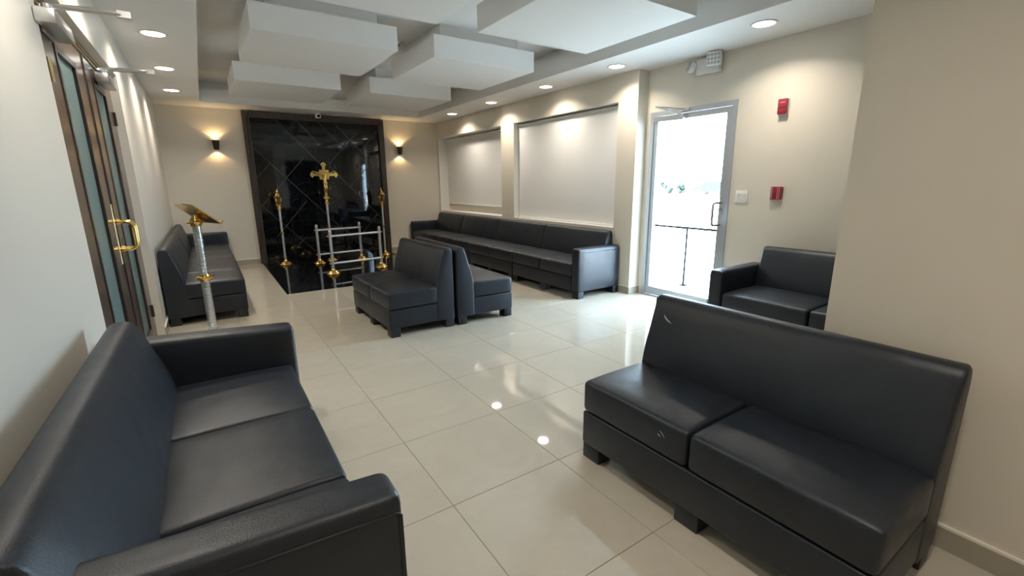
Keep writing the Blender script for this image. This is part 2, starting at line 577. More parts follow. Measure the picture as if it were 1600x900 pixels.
skirting('baseboard_near_right', PX - 0.014, PX, YF, PY)
skirting('baseboard_left', XL, XL + 0.012, DY1, YB)
skirting('baseboard_near_left', XN, XN + 0.012, YF, DY0)
skirting('baseboard_back', XL + 0.012, 0.715, YB - 0.012, YB)
skirting('baseboard_back_right', 3.145, XR, YB - 0.012, YB)
skirting('baseboard_right', XR - 0.012, XR, 3.81, YB - 0.012)
skirting('baseboard_pier', XR - 0.012, XD, 3.798, 3.81)
skirting('baseboard_door_side', XD - 0.012, XD, PY, EY0)

# ------------------------------------------------------------------ outside the door
bm = new_bm(); box(bm, 4.60, 60, -40, 60, -0.25, -0.02)
struct('floor_outside', bm, M['concrete'])
t = thing('railing', 'thin metal railing seen outside through the glazed door', 'railing', (5.37, 3.764, -0.02))
for y in (-1.3, 0.5, 2.3):
    bm = new_bm(); tube(bm, [(0, y - 0.5, 0), (0, y - 0.5, 0.79)], 0.014, 8)
    box(bm, -0.04, 0.04, y - 0.54, y - 0.46, 0, 0.010)
    obj('railing_post', bm, M['rail'], t)
bm = new_bm(); tube(bm, [(0, -2.4, 0.795), (0, 2.4, 0.795)], 0.016, 8)
obj('top_rail', bm, M['rail'], t)
# far things, washed out by the daylight
for (x, y, w, lb) in ((46.0, 35.5, 0.7, 'far bush seen through the door glass, left of the other distant shapes'),
                      (46.0, 33.4, 0.45, 'tiny far bush seen through the door glass, between left bush and parked car')):
    bm = new_bm()
    for k in range(9):
        a = random.uniform(-w, w)
        bmesh.ops.create_icosphere(bm, subdivisions=2, radius=random.uniform(0.16, 0.34),
                                   matrix=Matrix.Translation((random.uniform(-.4, .4), a, 0.28 + (0 if k < 3 else random.uniform(0.1, .95)))))
    tag(obj('far_bush', bm, M['hedge'], None, True, (x, y, -0.02)), lb, 'bush')
t = thing('parked_car', 'far dark car seen through the door glass near its handle side', 'car', (46.0, 29.4, -0.02), PI / 2)
bm = new_bm()
prism(bm, [(-2.0, 0.3), (2.0, 0.3), (2.05, 0.75), (1.15, 0.85), (0.7, 1.35), (-0.9, 1.38), (-1.6, 0.92), (-2.05, 0.85)], 1, -0.8, 0.8)
obj('car_body', bm, M['car'], t)
for sx in (-1.25, 1.25):
    for sy in (-0.72, 0.72):
        bm = new_bm(); tube(bm, [(sx, sy - 0.1, 0.31), (sx, sy + 0.1, 0.31)], 0.31, 14)
        obj('wheel', bm, M['blackm'], t, 'auto')

# ------------------------------------------------------------------ glazed exit door
d = bpy.data.objects.new('door_1', None); COL.objects.link(d)
d.location = (XD, (EY0 + EY1) / 2, 0); d['kind'] = 'structure'
hw = (EY1 - EY0) / 2
bm = new_bm()
box(bm, -0.012, 0.10, -hw, -hw + 0.05, 0, EZ)
box(bm, -0.012, 0.10, hw - 0.05, hw, 0, EZ)
box(bm, -0.012, 0.10, -hw + 0.05, hw - 0.05, EZ - 0.05, EZ)
box(bm, 0.0, 0.10, -hw + 0.05, hw - 0.05, 0, 0.012)
obj('door_frame', bm, M['alu'], d)
bm = new_bm()
lw = hw - 0.054
box(bm, 0.0, 0.045, -lw, -lw + 0.055, 0.018, EZ - 0.054)
box(bm, 0.0, 0.045, lw - 0.05, lw, 0.018, EZ - 0.054)
box(bm, 0.0, 0.045, -lw + 0.055, lw - 0.05, EZ - 0.11, EZ - 0.054)
box(bm, 0.0, 0.045, -lw + 0.055, lw - 0.05, 0.018, 0.115)
leaf = obj('door_leaf', bm, M['alu'], d)
bm = new_bm(); box(bm, 0.020, 0.026, -lw + 0.05, lw - 0.045, 0.11, EZ - 0.105)
obj('glass_pane', bm, M['pane'], leaf)
# pull handle
yh = -lw + 0.03
pts = []
for k in range(7):
    a = PI / 2 * k / 6
    pts.append((-0.110 - 0.03 * math.sin(a), yh, 1.135 + 0.03 * math.cos(a) - 0.0))
for k in range(7):
    a = PI / 2 * k / 6
    pts.append((-0.110 - 0.03 * math.cos(a), yh, 0.965 - 0.03 * math.sin(a)))
pts = [(0, yh, 1.165)] + pts + [(0, yh, 0.935)]
bm = new_bm(); tube(bm, pts, 0.0125, 10)
obj('pull_handle', bm, M['steel'], leaf, True)
bm = new_bm(); tube(bm, [(0.0, yh, 1.10), (-0.012, yh, 1.10)], 0.016, 14)
obj('lock_cylinder', bm, M['steel'], leaf, 'auto')
# closer
bm = new_bm()
prism(bm, [(lw - 0.42, EZ - 0.125), (lw - 0.02, EZ - 0.115), (lw - 0.02, EZ - 0.06), (lw - 0.42, EZ - 0.07)], 0, -0.055, 0.0)
c = obj('door_closer', bm, M['silver'], leaf)
bm = new_bm()
tube(bm, [(-0.035, lw - 0.38, EZ - 0.065), (-0.20, lw - 0.16, EZ + 0.025)], 0.009, 8)
tube(bm, [(-0.20, lw - 0.16, EZ + 0.025), (-0.02, lw - 0.42, EZ - 0.015)], 0.008, 8)
box(bm, -0.03, 0.0, lw - 0.47, lw - 0.37, EZ - 0.035, EZ - 0.005)
obj('closer_arm', bm, M['silver'], c)

# ------------------------------------------------------------------ dark wooden double doors at left
d = bpy.data.objects.new('door_2', None); COL.objects.link(d)
d.location = (-0.53, 4.13, 0); d['kind'] = 'structure'
bm = new_bm()
box(bm, -0.12, 0.0, DY0 - 4.13, DY0 - 4.13 + 0.05, 0, DZ)
box(bm, -0.12, 0.0, DY1 - 4.13 - 0.075, DY1 - 4.13, 0, DZ)
box(bm, -0.12, 0.0, DY0 - 4.13 + 0.05, DY1 - 4.13 - 0.075, 2.215, DZ)
fr = obj('door_frame', bm, M['door'], d)
for (z0, z1) in ((2.222, 2.232), (2.256, 2.266)):
    bm = new_bm(); box(bm, 0.0, 0.006, DY0 - 4.13, DY1 - 4.13, z0, z1)
    obj('brass_strip', bm, M['plate'], fr)
for s, (a, b_, g0, g1) in ((-1, (-0.985, -0.004, -0.73, -0.31)), (1, (0.004, 0.99, 0.29, 0.72))):
    bm = new_bm()
    z0, z1, gz0, gz1 = 0.012, 2.208, 0.18, 2.07
    box(bm, -0.045, 0.0, a, g0, z0, z1)
    box(bm, -0.045, 0.0, g1, b_, z0, z1)
    box(bm, -0.045, 0.0, g0, g1, z0, gz0)
    box(bm, -0.045, 0.0, g0, g1, gz1, z1)
    leaf = obj('door_leaf', bm, M['door'], d)
    bm = new_bm(); box(bm, -0.020, -0.012, g0, g1, gz0, gz1)
    obj('glass_strip', bm, M['teal'], leaf)
    bm = new_bm()
    w = 0.030
    for (u0, u1, v0, v1) in ((g0 - w, g0 + 0.004, gz0 - w, gz1 + w), (g1 - 0.004, g1 + w, gz0 - w, gz1 + w),
                             (g0, g1, gz0 - w, gz0 + 0.004), (g0, g1, gz1 - 0.004, gz1 + w)):
        box(bm, -0.02, 0.004, u0, u1, v0, v1)
    obj('glass_moulding', bm, M['doordark'], leaf)
    # thin raised edge strip of the meeting stile
    bm = new_bm()
    e = b_ if s < 0 else a
    box(bm, 0.0, 0.006, e - 0.010 if s < 0 else e, e if s < 0 else e + 0.010, z0, z1)
    obj('meeting_strip', bm, M['doordark'], leaf)
    ym = -0.045 if s < 0 else 0.045
    bm = new_bm(); box(bm, 0.0, 0.004, ym - 0.022, ym + 0.022, 0.86, 1.27); bevel_all(bm, 0.001, 1)
    pp = obj('push_plate', bm, M['plate'], leaf)
    bm = new_bm()
    pts = [(0.004, ym, 1.150)] + [(0.055 + 0.045 * math.sin(k * PI / 12), ym, 1.105 + 0.045 * math.cos(k * PI / 12)) for k in range(0, 7)] + \
          [(0.055 + 0.045 * math.cos(k * PI / 12), ym, 1.005 - 0.045 * math.sin(k * PI / 12)) for k in range(0, 7)] + [(0.004, ym, 0.960)]
    tube(bm, pts, 0.011, 10)
    for z in (1.150, 0.960):
        tube(bm, [(0.002, ym, z), (0.022, ym, z)], 0.019, 12)
    obj('pull_handle', bm, M['brass'], pp, 'auto')
    hy = a if s < 0 else b_
    for z in (1.93, 0.28):
        bm = new_bm(); tube(bm, [(0.008, hy, z - 0.055), (0.008, hy, z + 0.055)], 0.009, 8)
        obj('hinge', bm, M['plate'] if s < 0 else M['doordark'], leaf, 'auto')
    # closer box and its arm, arm standing out into the room
    cy = -1.00 if s < 0 else 0.42
    bm = new_bm()
    prism(bm, [(cy - 0.12, 2.105), (cy + 0.27, 2.105), (cy + 0.22, 2.17), (cy - 0.12, 2.17)], 0, 0.012, 0.085)
    box(bm, 0.0, 0.013, cy + 0.03, cy + 0.25, 2.10, 2.175)
    bevel_all(bm, 0.008, 2)
    cl = obj('door_closer', bm, M['silver'], leaf, 'auto')
    bm = new_bm(); tube(bm, [(0.04, cy + 0.02, 2.171), (0.04, cy + 0.02, 2.215)], 0.024, 14)
    tube(bm, [(0.04, cy + 0.02, 2.21), (0.20, cy + 0.06, 2.225), (0.335, cy + 0.09, 2.235)], [0.012, 0.010, 0.009], 8)
    tube(bm, [(0.02, cy + 0.06, 2.225), (0.20, cy + 0.085, 2.242), (0.335, cy + 0.095, 2.237)], [0.008, 0.008, 0.008], 8)
    box(bm, 0.29, 0.345, cy + 0.075, cy + 0.115, 2.222, 2.252)
    obj('closer_arm', bm, M['silver'], cl)

# ------------------------------------------------------------------ black marble feature panel on the back wall
fp = thing('marble_feature_panel', 'tall black polished marble wall panel in a dark wooden frame with grey diagonal inlay lines',
           'wall panel', (1.93, YB, 0))
yo = 0.0
L, R_, T = -1.215, 1.215, 2.625
for (nm, x0, x1, z0, z1) in (('frame_post', L, L + 0.105, 0, T), ('frame_post', R_ - 0.105, R_, 0, T), ('frame_head', L + 0.105, R_ - 0.105, T - 0.105, T)):
    bm = new_bm()
    box(bm, x0, x1, -0.075, -0.002, z0, z1)
    bevel_all(bm, 0.004, 1)
    o = obj(nm, bm, M['frame'], fp)
    bm = new_bm()
    if nm == 'frame_post':
        xi = x1 if x0 < 0 else x0
        box(bm, min(xi, xi - 0.035 * (1 if x0 < 0 else -1)), max(xi, xi - 0.035 * (1 if x0 < 0 else -1)), -0.090, -0.075, z0, z1 - 0.07)
    else:
        box(bm, x0 - 0.035, x1 + 0.035, -0.090, -0.075, z0, z0 + 0.035)
    obj('frame_moulding', bm, M['frame'], o)
il, ir = L + 0.105, R_ - 0.105
xs = 1.836 - 1.93
for k, (x0, x1) in enumerate(((il, xs - 0.0015), (xs + 0.0015, ir))):
    bm = new_bm(); box(bm, x0, x1, -0.030, -0.004, 0.085, T - 0.105)
    s_ = obj('marble_slab', bm, M['blackwall'], fp)
    s_.rotation_euler = (0, 0, (0.002, -0.003)[k])
bm = new_bm(); box(bm, il, ir, -0.034, -0.004, 0.0, 0.082)
obj('marble_plinth', bm, M['black'], fp)


def inlay(xa, za, xb, zb):
    a, b_ = Vector((xa - 1.93, 0, za)), Vector((xb - 1.93, 0, zb))
    dd = (b_ - a).normalized()
    n = Vector((-dd.z, 0, dd.x)) * 0.0035
    bm = new_bm()
    q = [(p.x, p.z) for p in (a - n, b_ - n, b_ + n, a + n)]
    prism(bm, q, 1, -0.0385, -0.0290)
    obj('inlay_strip', bm, M['inlay'], fp)


zt, zb_, xl, xr = T - 0.108, 0.09, il + 1.93 + 0.003, ir + 1.93 - 0.003
for c_ in (1.95, 2.93, 3.84, 4.22, 4.62, 4.93, 3.97):
    # line z = c - 1.09 x across the panel
    pa = (xl, c_ - 1.09 * xl); pb = (xr, c_ - 1.09 * xr)
    if pa[1] > zt: pa = ((c_ - zt) / 1.09, zt)
    if pb[1] < zb_: pb = ((c_ - zb_) / 1.09, zb_)
    if c_ == 4.22: pb = (1.95, c_ - 1.09 * 1.95)
    if c_ == 4.62: pb = (2.25, c_ - 1.09 * 2.25)
    if c_ == 3.84: pb = (1.90, c_ - 1.09 * 1.90)
    if c_ == 3.97: pa = (2.10, c_ - 1.09 * 2.10)
    inlay(pa[0], pa[1], pb[0], pb[1])
for (xa, za, xb, zb) in ((0.85, 1.03, 1.63, 1.88), (2.06, 1.77, 2.62, 2.36), (2.41, 1.35, 2.86, 1.81), (1.03, 0.46, 1.60, 1.10), (0.83, 1.52, 1.05, 1.76), (1.35, 0.25, 1.52, 0.44), (2.52, 0.36, 2.90, 0.79), (2.66, 2.02, 3.03, 2.42)):
    inlay(xa, za, xb, zb)

# ------------------------------------------------------------------ lamps
def downlight(x, y, label, z=ZS):
    t = thing('downlight', label, 'ceiling light', (x, y, z), 0, 'round recessed ceiling downlights')
    bm = new_bm(); lathe(bm, [(0.082, 0.0), (0.100, -0.001), (0.103, -0.004), (0.098, -0.007), (0.084, -0.006), (0.082, 0.0)], seg=32)
    obj('trim_ring', bm, M['white'], t, True)
    bm = new_bm(); lathe(bm, [(0.0, -0.0035), (0.083, -0.0035), (0.083, -0.0005), (0.0, -0.0005)], seg=32)
    obj('diffuser', bm, M['disc'], t, 'auto')
    ld = bpy.data.lights.new('downlight_lamp', 'AREA'); ld.shape = 'DISK'; ld.size = 0.15
    ld.energy = DOWN_W; ld.color = DOWN_COL; ld.spread = math.radians(135)
    lo = bpy.data.objects.new('downlight_lamp', ld); COL.objects.link(lo); lo.parent = t; lo.location = (0, 0, -0.012)
    return t


for (x, y, lb) in ((-0.17, 5.15, 'largest round downlight of the left soffit, above the wooden doors'),
                   (-0.17, 6.53, 'middle round downlight in the left soffit strip'),
                   (-0.17, 7.92, 'smallest farthest round downlight of the left soffit'),
                   (4.0, 2.24, 'largest round downlight of the right soffit, before the partition wall'),
                   (4.0, 3.86, 'round downlight on right soffit beside the wall corner pier by the glazed door'),
                   (4.0, 5.13, 'third nearest round downlight on right soffit, over the right wall recess'),
                   (4.0, 6.54, 'fourth round downlight on right soffit, over the pier between recesses'),
                   (4.0, 7.93, 'farthest and smallest round downlight on right soffit'),
                   (-0.17, 3.77, 'round downlight in left soffit just outside the top of the picture'),
                   (-0.17, 2.38, 'round downlight in left soffit, second one outside the picture'),
                   (0.9, 0.2, 'round downlight in the ceiling above where the picture was taken'),
                   (0.9, -1.5, 'round downlight in the ceiling well behind the near sofas')):
    downlight(x, y, lb)


def sconce(x, z, label):
    t = thing('wall_sconce', label, 'wall lamp', (x, YB, z), 0, 'black up and down wall sconces')
    yc = -0.062
    bm = new_bm(); lathe(bm, [(0.036, 0.0), (0.055, 0.155), (0.049, 0.155), (0.032, 0.005), (0.030, 0.0)], 0, yc, -0.0775, 24)
    obj('lamp_body', bm, M['blackm'], t, 'auto')
    bm = new_bm(); box(bm, -0.03, 0.03, yc + 0.03, -0.001, -0.05, 0.05)
    obj('wall_bracket', bm, M['blackm'], t)
    for (zz, r, nm) in ((0.060, 0.046, 'upper_lens'), (-0.066, 0.031, 'lower_lens')):
        bm = new_bm(); lathe(bm, [(0, zz), (r, zz), (r, zz + 0.004), (0, zz + 0.004)], 0, yc, 0, 20)
        obj(nm, bm, M['sconceglow'], t, 'auto')
    for up in (1, -1):
        ld = bpy.data.lights.new('sconce_lamp', 'SPOT'); ld.energy = SCONCE_W * (1.0 if up > 0 else 0.8); ld.color = SCONCE_COL
        ld.spot_size = math.radians(120); ld.spot_blend = 0.25; ld.shadow_soft_size = 0.012
        lo = bpy.data.objects.new('sconce_lamp', ld); COL.objects.link(lo); lo.parent = t
        lo.location = (0, yc, 0.080 * up)
        lo.rotation_euler = (PI if up > 0 else 0, 0, 0)


sconce(0.288, 2.047, 'small black wall sconce glowing up and down left of the black panel')
sconce(3.462, 2.050, 'small black wall sconce glowing up and down right of the black panel')

# ------------------------------------------------------------------ sofas
LEG_H, BASE_T, SEAT_T, BACK_T, ARM_T, AW = 0.082, 0.258, 0.425, 0.785, 0.615, 0.135
BACK_PROFILE = [(0.0, 0.0), (0.0, 0.25), (0.0, 0.50), (0.001, 0.72), (0.005, 0.752), (0.015, 0.775), (0.034, 0.785), (0.066, 0.785), (0.086, 0.775),
                (0.102, 0.748), (0.117, 0.70), (0.140, 0.62), (0.162, 0.55), (0.180, 0.48), (0.191, 0.42), (0.193, 0.30), (0.193, 0.0)]


def sofa(name, label, front, y0, y1, depth, facing, cuts, arm_lo=False, arm_hi=False, group=None, rot=0.0, aw=AW, mid=True, rise=0.0, arm_t=ARM_T, arm_front=0.006, ext_lo=0.0, back_s=1.0):
    """sofa spanning y0..y1 between its arms; front edge at x = front; facing +1 looks to +x, -1 to -x; cuts = y of the seat joints"""
    W = y1 - y0
    D = depth
    cy = (y0 + y1) / 2
    # local frame: +x along the width, -y the front
    rz = (PI / 2 if facing > 0 else -PI / 2) + rot
    t = thing(name, label, 'sofa', (front - facing * D / 2, cy, 0), rz, group)
    sgn = 1 if facing > 0 else -1          # local x = sgn * (y - cy)
    hw, hd = W / 2, D / 2
    V = M['vinyl']
    lo_arm, hi_arm = (arm_lo, arm_hi) if sgn > 0 else (arm_hi, arm_lo)
    # base
    bm = new_bm(); rbox(bm, 0, -0.004, (LEG_H + BASE_T) / 2, W - 0.010, D - 0.012, BASE_T - LEG_H, 0.012, (6, 3, 2))
    obj('base', bm, V, t, True)
    # seat cushions
    xs_ = sorted([sgn * (c_ - cy) for c_ in cuts])
    ed = [-hw] + xs_ + [hw]
    back_y = hd - 0.188 * back_s
    for a, b_ in zip(ed[:-1], ed[1:]):
        w = b_ - a

        def puff(p, u, a=a, w=w):
            if u[2] > 0:
                k = (1 - u[0] ** 2) * (1 - u[1] ** 2)
                p.z += 0.013 * k * u[2] - 0.006 * max(0, -u[1]) ** 3 * u[2]
            return p
        bm = new_bm()
        rbox(bm, (a + b_) / 2, (-hd + back_y + 0.02) / 2, (BASE_T + SEAT_T) / 2 + 0.001, w - 0.005, back_y + 0.02 + hd, SEAT_T - BASE_T, 0.026, (7, 7, 2), puff)
        obj('seat_cushion', bm, V, t, True)
    # backrest: flat side panels, rear upright, front leaning back to a narrow rounded top
    x0, x1 = -hw + 0.001 - (ext_lo if sgn > 0 else 0), hw - 0.001 + (ext_lo if sgn < 0 else 0)
    prof = [(hd - o_ * back_s, max(z_, LEG_H)) for o_, z_ in BACK_PROFILE]
    pcy, pcz = hd - 0.09 * back_s, 0.42
    e = 0.016
    st = [(x0, e)] + [(x0 + e * (1 - math.cos(k * PI / 6)), e * (1 - math.sin(k * PI / 6))) for k in (1, 2, 3)]
    n_in = 8
    st += [(x0 + e + (x1 - x0 - 2 * e) * k / n_in, 0.0) for k in range(1, n_in)]
    st += [(x1 - e + e * math.sin(k * PI / 6), e * (1 - math.cos(k * PI / 6))) for k in (0, 1, 2, 3)]
    bm = new_bm()
    rr = []
    for (xx, ins) in st:
        u = (2 * xx - x0 - x1) / (x1 - x0)
        ring = []
        for (yy, zz) in prof:
            yq, zq = yy, zz
            dy, dz = pcy - yy, pcz - zz
            yq += max(-ins, min(ins, dy)); zq += max(-ins, min(ins, dz)) if zz > LEG_H + 0.01 and zz > 0.6 else 0
            if yy < hd - 0.11 * back_s and zz > 0.45:
                yq -= 0.012 * (1 - u * u) * max(0, 1 - ((zz - 0.6) / 0.16) ** 2)
            ring.append(bm.verts.new((xx, yq, zq)))
        rr.append(ring)
    n_p = len(prof)
    for r0, r1 in zip(rr[:-1], rr[1:]):
        for k in range(n_p):
            bm.faces.new((r0[k], r0[(k + 1) % n_p], r1[(k + 1) % n_p], r1[k]))
    bm.faces.new(rr[0]); bm.faces.new(list(reversed(rr[-1])))
    obj('backrest', bm, V, t, 'auto')
    # arms
    for side, on in ((-1, lo_arm), (1, hi_arm)):
        if not on:
            continue
        xc = side * (hw + aw / 2)

        def soft(p, u):
            if p.z > 0.4:
                p.z += rise * (p.y + hd) / D
            return p
        bm = new_bm()
        rbox(bm, xc, 0.001 - arm_front / 2, (LEG_H + arm_t) / 2, aw - 0.004, D + arm_front - 0.002, arm_t - LEG_H, 0.030, (3, 8, 6), soft)
        ar = obj('armrest', bm, V, t, True)
        xo = xc + side * (aw / 2 - 0.004)
        bm = new_bm()
        yf = -hd - arm_front
        tube(bm, [(xo, yf + 0.010, LEG_H + 0.03), (xo, yf + 0.010, arm_t - 0.062), (xo + side * 0.002, yf + 0.022, arm_t - 0.050), (xo + side * 0.002, hd - 0.03, arm_t - 0.050 + rise)], 0.0035, 6)
        obj('seam_piping', bm, M['seam'], ar, True)
    # legs
    xa = -hw - (aw if lo_arm else 0)
    xb = hw + (aw if hi_arm else 0)
    spots = [(xa + 0.062, -hd + 0.055), (xb - 0.062, -hd + 0.055), (xa + 0.062, hd - 0.055), (xb - 0.062, hd - 0.055)]
    if mid:
        spots.append(((xa + xb) / 2, -hd + 0.055))
    for (lx, ly) in spots:
        bm = new_bm(); box(bm, lx - 0.055, lx + 0.055, ly - 0.045, ly + 0.045, 0, LEG_H + 0.004); bevel_all(bm, 0.004, 2)
        obj('leg', bm, M['leg'], t, 'auto')
    return t


G = 'black vinyl waiting room sofas'
near_left = sofa('sofa', 'long black vinyl sofa with both armrests against the near left wall', 0.285, 1.115, 2.645, 0.735, 1, (2.045, 1.455), True, True, G, aw=0.14, rise=0.045, arm_t=0.63, arm_front=0.035, ext_lo=0.13, back_s=1.15)
near_right = sofa('armless_sofa', 'black armless vinyl sofa with scuffed backrest along the near right wall', 1.455, 0.31, 1.55, 0.62, -1, (0.946,), False, False, G)
sofa('armless_sofa', 'black armless vinyl sofa mid room facing left, backed against its twin', 1.245, 3.90, 5.03, 0.67, -1, (4.43,), False, False, G, rot=math.radians(1.2))
sofa('armless_sofa', 'black armless vinyl sofa mid room facing the right recesses, behind its left facing twin', 2.61, 3.885, 5.03, 0.645, 1, (4.46,), False, False, G, rot=math.radians(-1.5))
RG = 'sofa units in the row under the recesses'
sofa('sofa_unit', 'black sofa unit with armrest at the door end of the row under the right recess', 3.60, 4.095, 5.385, 0.705, -1, (4.74,), True, False, RG)
sofa('sofa_unit', 'armless black sofa unit second from the glazed door in the right wall row', 3.60, 5.395, 6.68, 0.705, -1, (6.03,), False, False, RG)
sofa('sofa_unit', 'armless black sofa unit third from the glazed door in the right wall row', 3.60, 6.69, 7.975, 0.705, -1, (7.33,), False, False, RG)
sofa('sofa_unit', 'black sofa unit with armrest in the far corner of the right wall row', 3.60, 7.985, 9.15, 0.705, -1, (8.56,), False, True, RG)
LG = 'sofa units in the row along the far left wall'
sofa('sofa_unit', 'armless black sofa unit along left wall behind the lectern', 0.25, 5.52, 7.42, 0.705, 1, (6.2,), False, False, LG)
sofa('sofa_unit', 'black sofa unit with one far armrest in the far left corner beside the panel', 0.25, 7.425, 9.14, 0.705, 1, (8.28,), False, True, LG)
sofa('sofa', 'black vinyl sofa with an armrest by the glazed door, partly hidden by the partition', 3.70, 0.90, 2.20, 0.72, -1, (1.49,), False, True, G)

# scuffs on the near right sofa
def scuff(parent, pts, r):
    bm = new_bm(); tube(bm, pts, r, 5)
    obj('scuff_mark', bm, M['scuff'], parent, True)


# local frame of near_right: world (x, y) -> local
def to_local(o, p):
    return o.matrix_basis.inverted() @ Vector(p)


SCUFF_BACK = [(1.931, 1.452, 0.705), (1.927, 1.440, 0.690), (1.922, 1.418, 0.678), (1.918, 1.395, 0.672)]
SCUFF_SEAT = [(1.4545, 1.075, 0.372), (1.4545, 1.062, 0.362), (1.4545, 1.050, 0.350)]
SCUFF_SEAT2 = [(1.4545, 1.085, 0.352), (1.4545, 1.070, 0.346)]
for pts, r in ((SCUFF_BACK, [0.001, 0.004, 0.005, 0.001]), (SCUFF_SEAT, [0.001, 0.002, 0.001]), (SCUFF_SEAT2, [0.0015, 0.001])):
    scuff(near_right, [to_local(near_right, p) for p in pts], r)

# ------------------------------------------------------------------ lectern
t = thing('lectern', 'slim lectern with gold bookrest on a ribbed silver column before the far left sofa', 'lectern', (-0.085, 4.72, 0))
bm = new_bm(); lathe(bm, [(0, 0), (0.17, 0), (0.175, 0.012), (0.15, 0.03), (0.09, 0.045), (0.05, 0.075), (0.04, 0.085), (0, 0.085)], seg=28)
obj('base', bm, M['gold'], t, 'auto')
prof = [(0.0, 0.08), (0.030, 0.08)]
z = 0.085
while z < 1.065:
    prof += [(0.030, z), (0.034, z + 0.004), (0.034, z + 0.011), (0.030, z + 0.015)]
    z += 0.017
prof += [(0.030, 1.085), (0.0, 1.085)]
bm = new_bm(); lathe(bm, prof, seg=24)
obj('ribbed_column', bm, M['silver'], t, 'auto')
for zc in (0.605, 1.085):
    bm = new_bm(); lathe(bm, [(0.030, -0.035), (0.040, -0.030), (0.044, -0.012), (0.066, -0.008), (0.070, 0.004), (0.062, 0.012), (0.042, 0.014), (0.038, 0.03), (0.030, 0.034)], cz=zc, seg=24)
    obj('collar', bm, M['gold'], t, 'auto')
bm = new_bm(); tube(bm, [(0, 0, 1.115), (0, 0, 1.145)], [0.03, 0.022], 14)
obj('neck', bm, M['gold'], t, 'auto')
bm = new_bm()
prism(bm, [(-0.125, -0.165), (0.125, -0.175), (0.125, 0.175), (-0.125, 0.165), (-0.138, 0.0)], 2, 0, 0.009)
bevel_all(bm, 0.002, 1)
rest = obj('bookrest', bm, M['gold'], t, None, (0.02, 0.0, 1.150))
rest.rotation_euler = (0, math.radians(40), math.radians(24))
bm = new_bm(); box(bm, 0.117, 0.126, -0.175, 0.175, 0.008, 0.034)
obj('book_ledge', bm, M['gold'], rest)
bm = new_bm()
for k in range(5):
    tube(bm, [(-0.10, -0.13 + 0.065 * k, 0.0095), (0.10, -0.13 + 0.065 * k, 0.0095)], 0.003, 6)
obj('relief_lines', bm, M['gold'], rest)

# ------------------------------------------------------------------ torches, crucifix, trestles
DOME = [(0, 0), (0.098, 0), (0.104, 0.010), (0.098, 0.022), (0.082, 0.030), (0.074, 0.044), (0.056, 0.058), (0.036, 0.066), (0.030, 0.082), (0.022, 0.090), (0, 0.090)]


def knob(bm, z, r=0.034, r0=0.018):
    lathe(bm, [(r0 - 0.002, z - 0.030), (r0 + 0.006, z - 0.022), (r0 + 0.005, z - 0.012), (r, z - 0.007), (r, z + 0.006), (r0 + 0.005, z + 0.011), (r0 + 0.006, z + 0.02), (r0 - 0.002, z + 0.028)], seg=20)


def torch(x, y, label):
    t = thing('processional_torch', label, 'torch', (x, y, 0), 0, 'gold topped processional torches')
    bm = new_bm(); lathe(bm, DOME, seg=28); obj('base', bm, M['gold'], t, 'auto')
    bm = new_bm(); tube(bm, [(0, 0, 0.085), (0, 0, 0.985)], 0.0185, 16); obj('pole', bm, M['silverpaint'], t, 'auto')
    bm = new_bm(); knob(bm, 0.565, 0.040); obj('pole_knob', bm, M['gold'], t, 'auto')
    lan = new_bm()
    lathe(lan, [(0.018, 0.955), (0.028, 0.965), (0.024, 0.985), (0.046, 0.995), (0.046, 1.004), (0.026, 1.012), (0.032, 1.03), (0.050, 1.05), (0.050, 1.058), (0, 1.058)], seg=20)
    l = obj('lantern_cup', lan, M['gold'], t, 'auto')
    for k in range(4):
        a = PI / 4 + k * PI / 2
        b2 = new_bm(); tube(b2, [(0.044 * math.cos(a), 0.044 * math.sin(a), 1.055), (0.052 * math.cos(a), 0.052 * math.sin(a), 1.12), (0.057 * math.cos(a), 0.057 * math.sin(a), 1.19)], 0.006, 6)
        obj('lantern_bar', b2, M['gold'], l, True)
    b2 = new_bm(); lathe(b2, [(0.0, 1.058), (0.034, 1.06), (0.040, 1.12), (0.042, 1.185), (0, 1.185)], seg=16)
    obj('lantern_glass', b2, M['amber'], l, True)
    b2 = new_bm(); lathe(b2, [(0, 1.186), (0.072, 1.186), (0.074, 1.195), (0.060, 1.203), (0.046, 1.225), (0.028, 1.252), (0.016, 1.262), (0.020, 1.272), (0.012, 1.285), (0.006, 1.315), (0.0, 1.338)], seg=20)
    obj('lantern_cap', b2, M['gold'], t, 'auto')


torch(1.072, 8.90, 'gold lantern topped torch at the left side of the black panel')
torch(2.890, 8.90, 'gold lantern topped torch at the right side of the black panel')

# crucifix
t = thing('standing_crucifix', 'tall gold crucifix on a silver pole in front of the black panel', 'crucifix', (1.857, 8.85, 0))
bm = new_bm(); lathe(bm, DOME, seg=28); obj('base', bm, M['gold'], t, 'auto')
bm = new_bm(); tube(bm, [(0, 0, 0.085), (0, 0, 1.06)], 0.020, 16); obj('pole', bm, M['silverpaint'], t, 'auto')
bm = new_bm(); knob(bm, 0.60, 0.040); obj('pole_knob', bm, M['gold'], t, 'auto')
bm = new_bm(); lathe(bm, [(0.02, 1.03), (0.034, 1.035), (0.028, 1.05), (0.044, 1.062), (0.044, 1.072), (0.026, 1.085), (0.022, 1.12), (0.030, 1.13), (0, 1.135)], seg=20)
obj('socket', bm, M['gold'], t, 'auto')
ZC = 1.565


def arm_poly(Ln, w):
    return [(-w, 0), (-w, Ln - 0.055), (-w - 0.024, Ln - 0.05), (-w - 0.026, Ln - 0.022), (-w - 0.004, Ln - 0.016), (-w * 0.7, Ln), (w * 0.7, Ln), (w + 0.004, Ln - 0.016), (w + 0.026, Ln - 0.022), (w + 0.024, Ln - 0.05), (w, Ln - 0.055), (w, 0)]


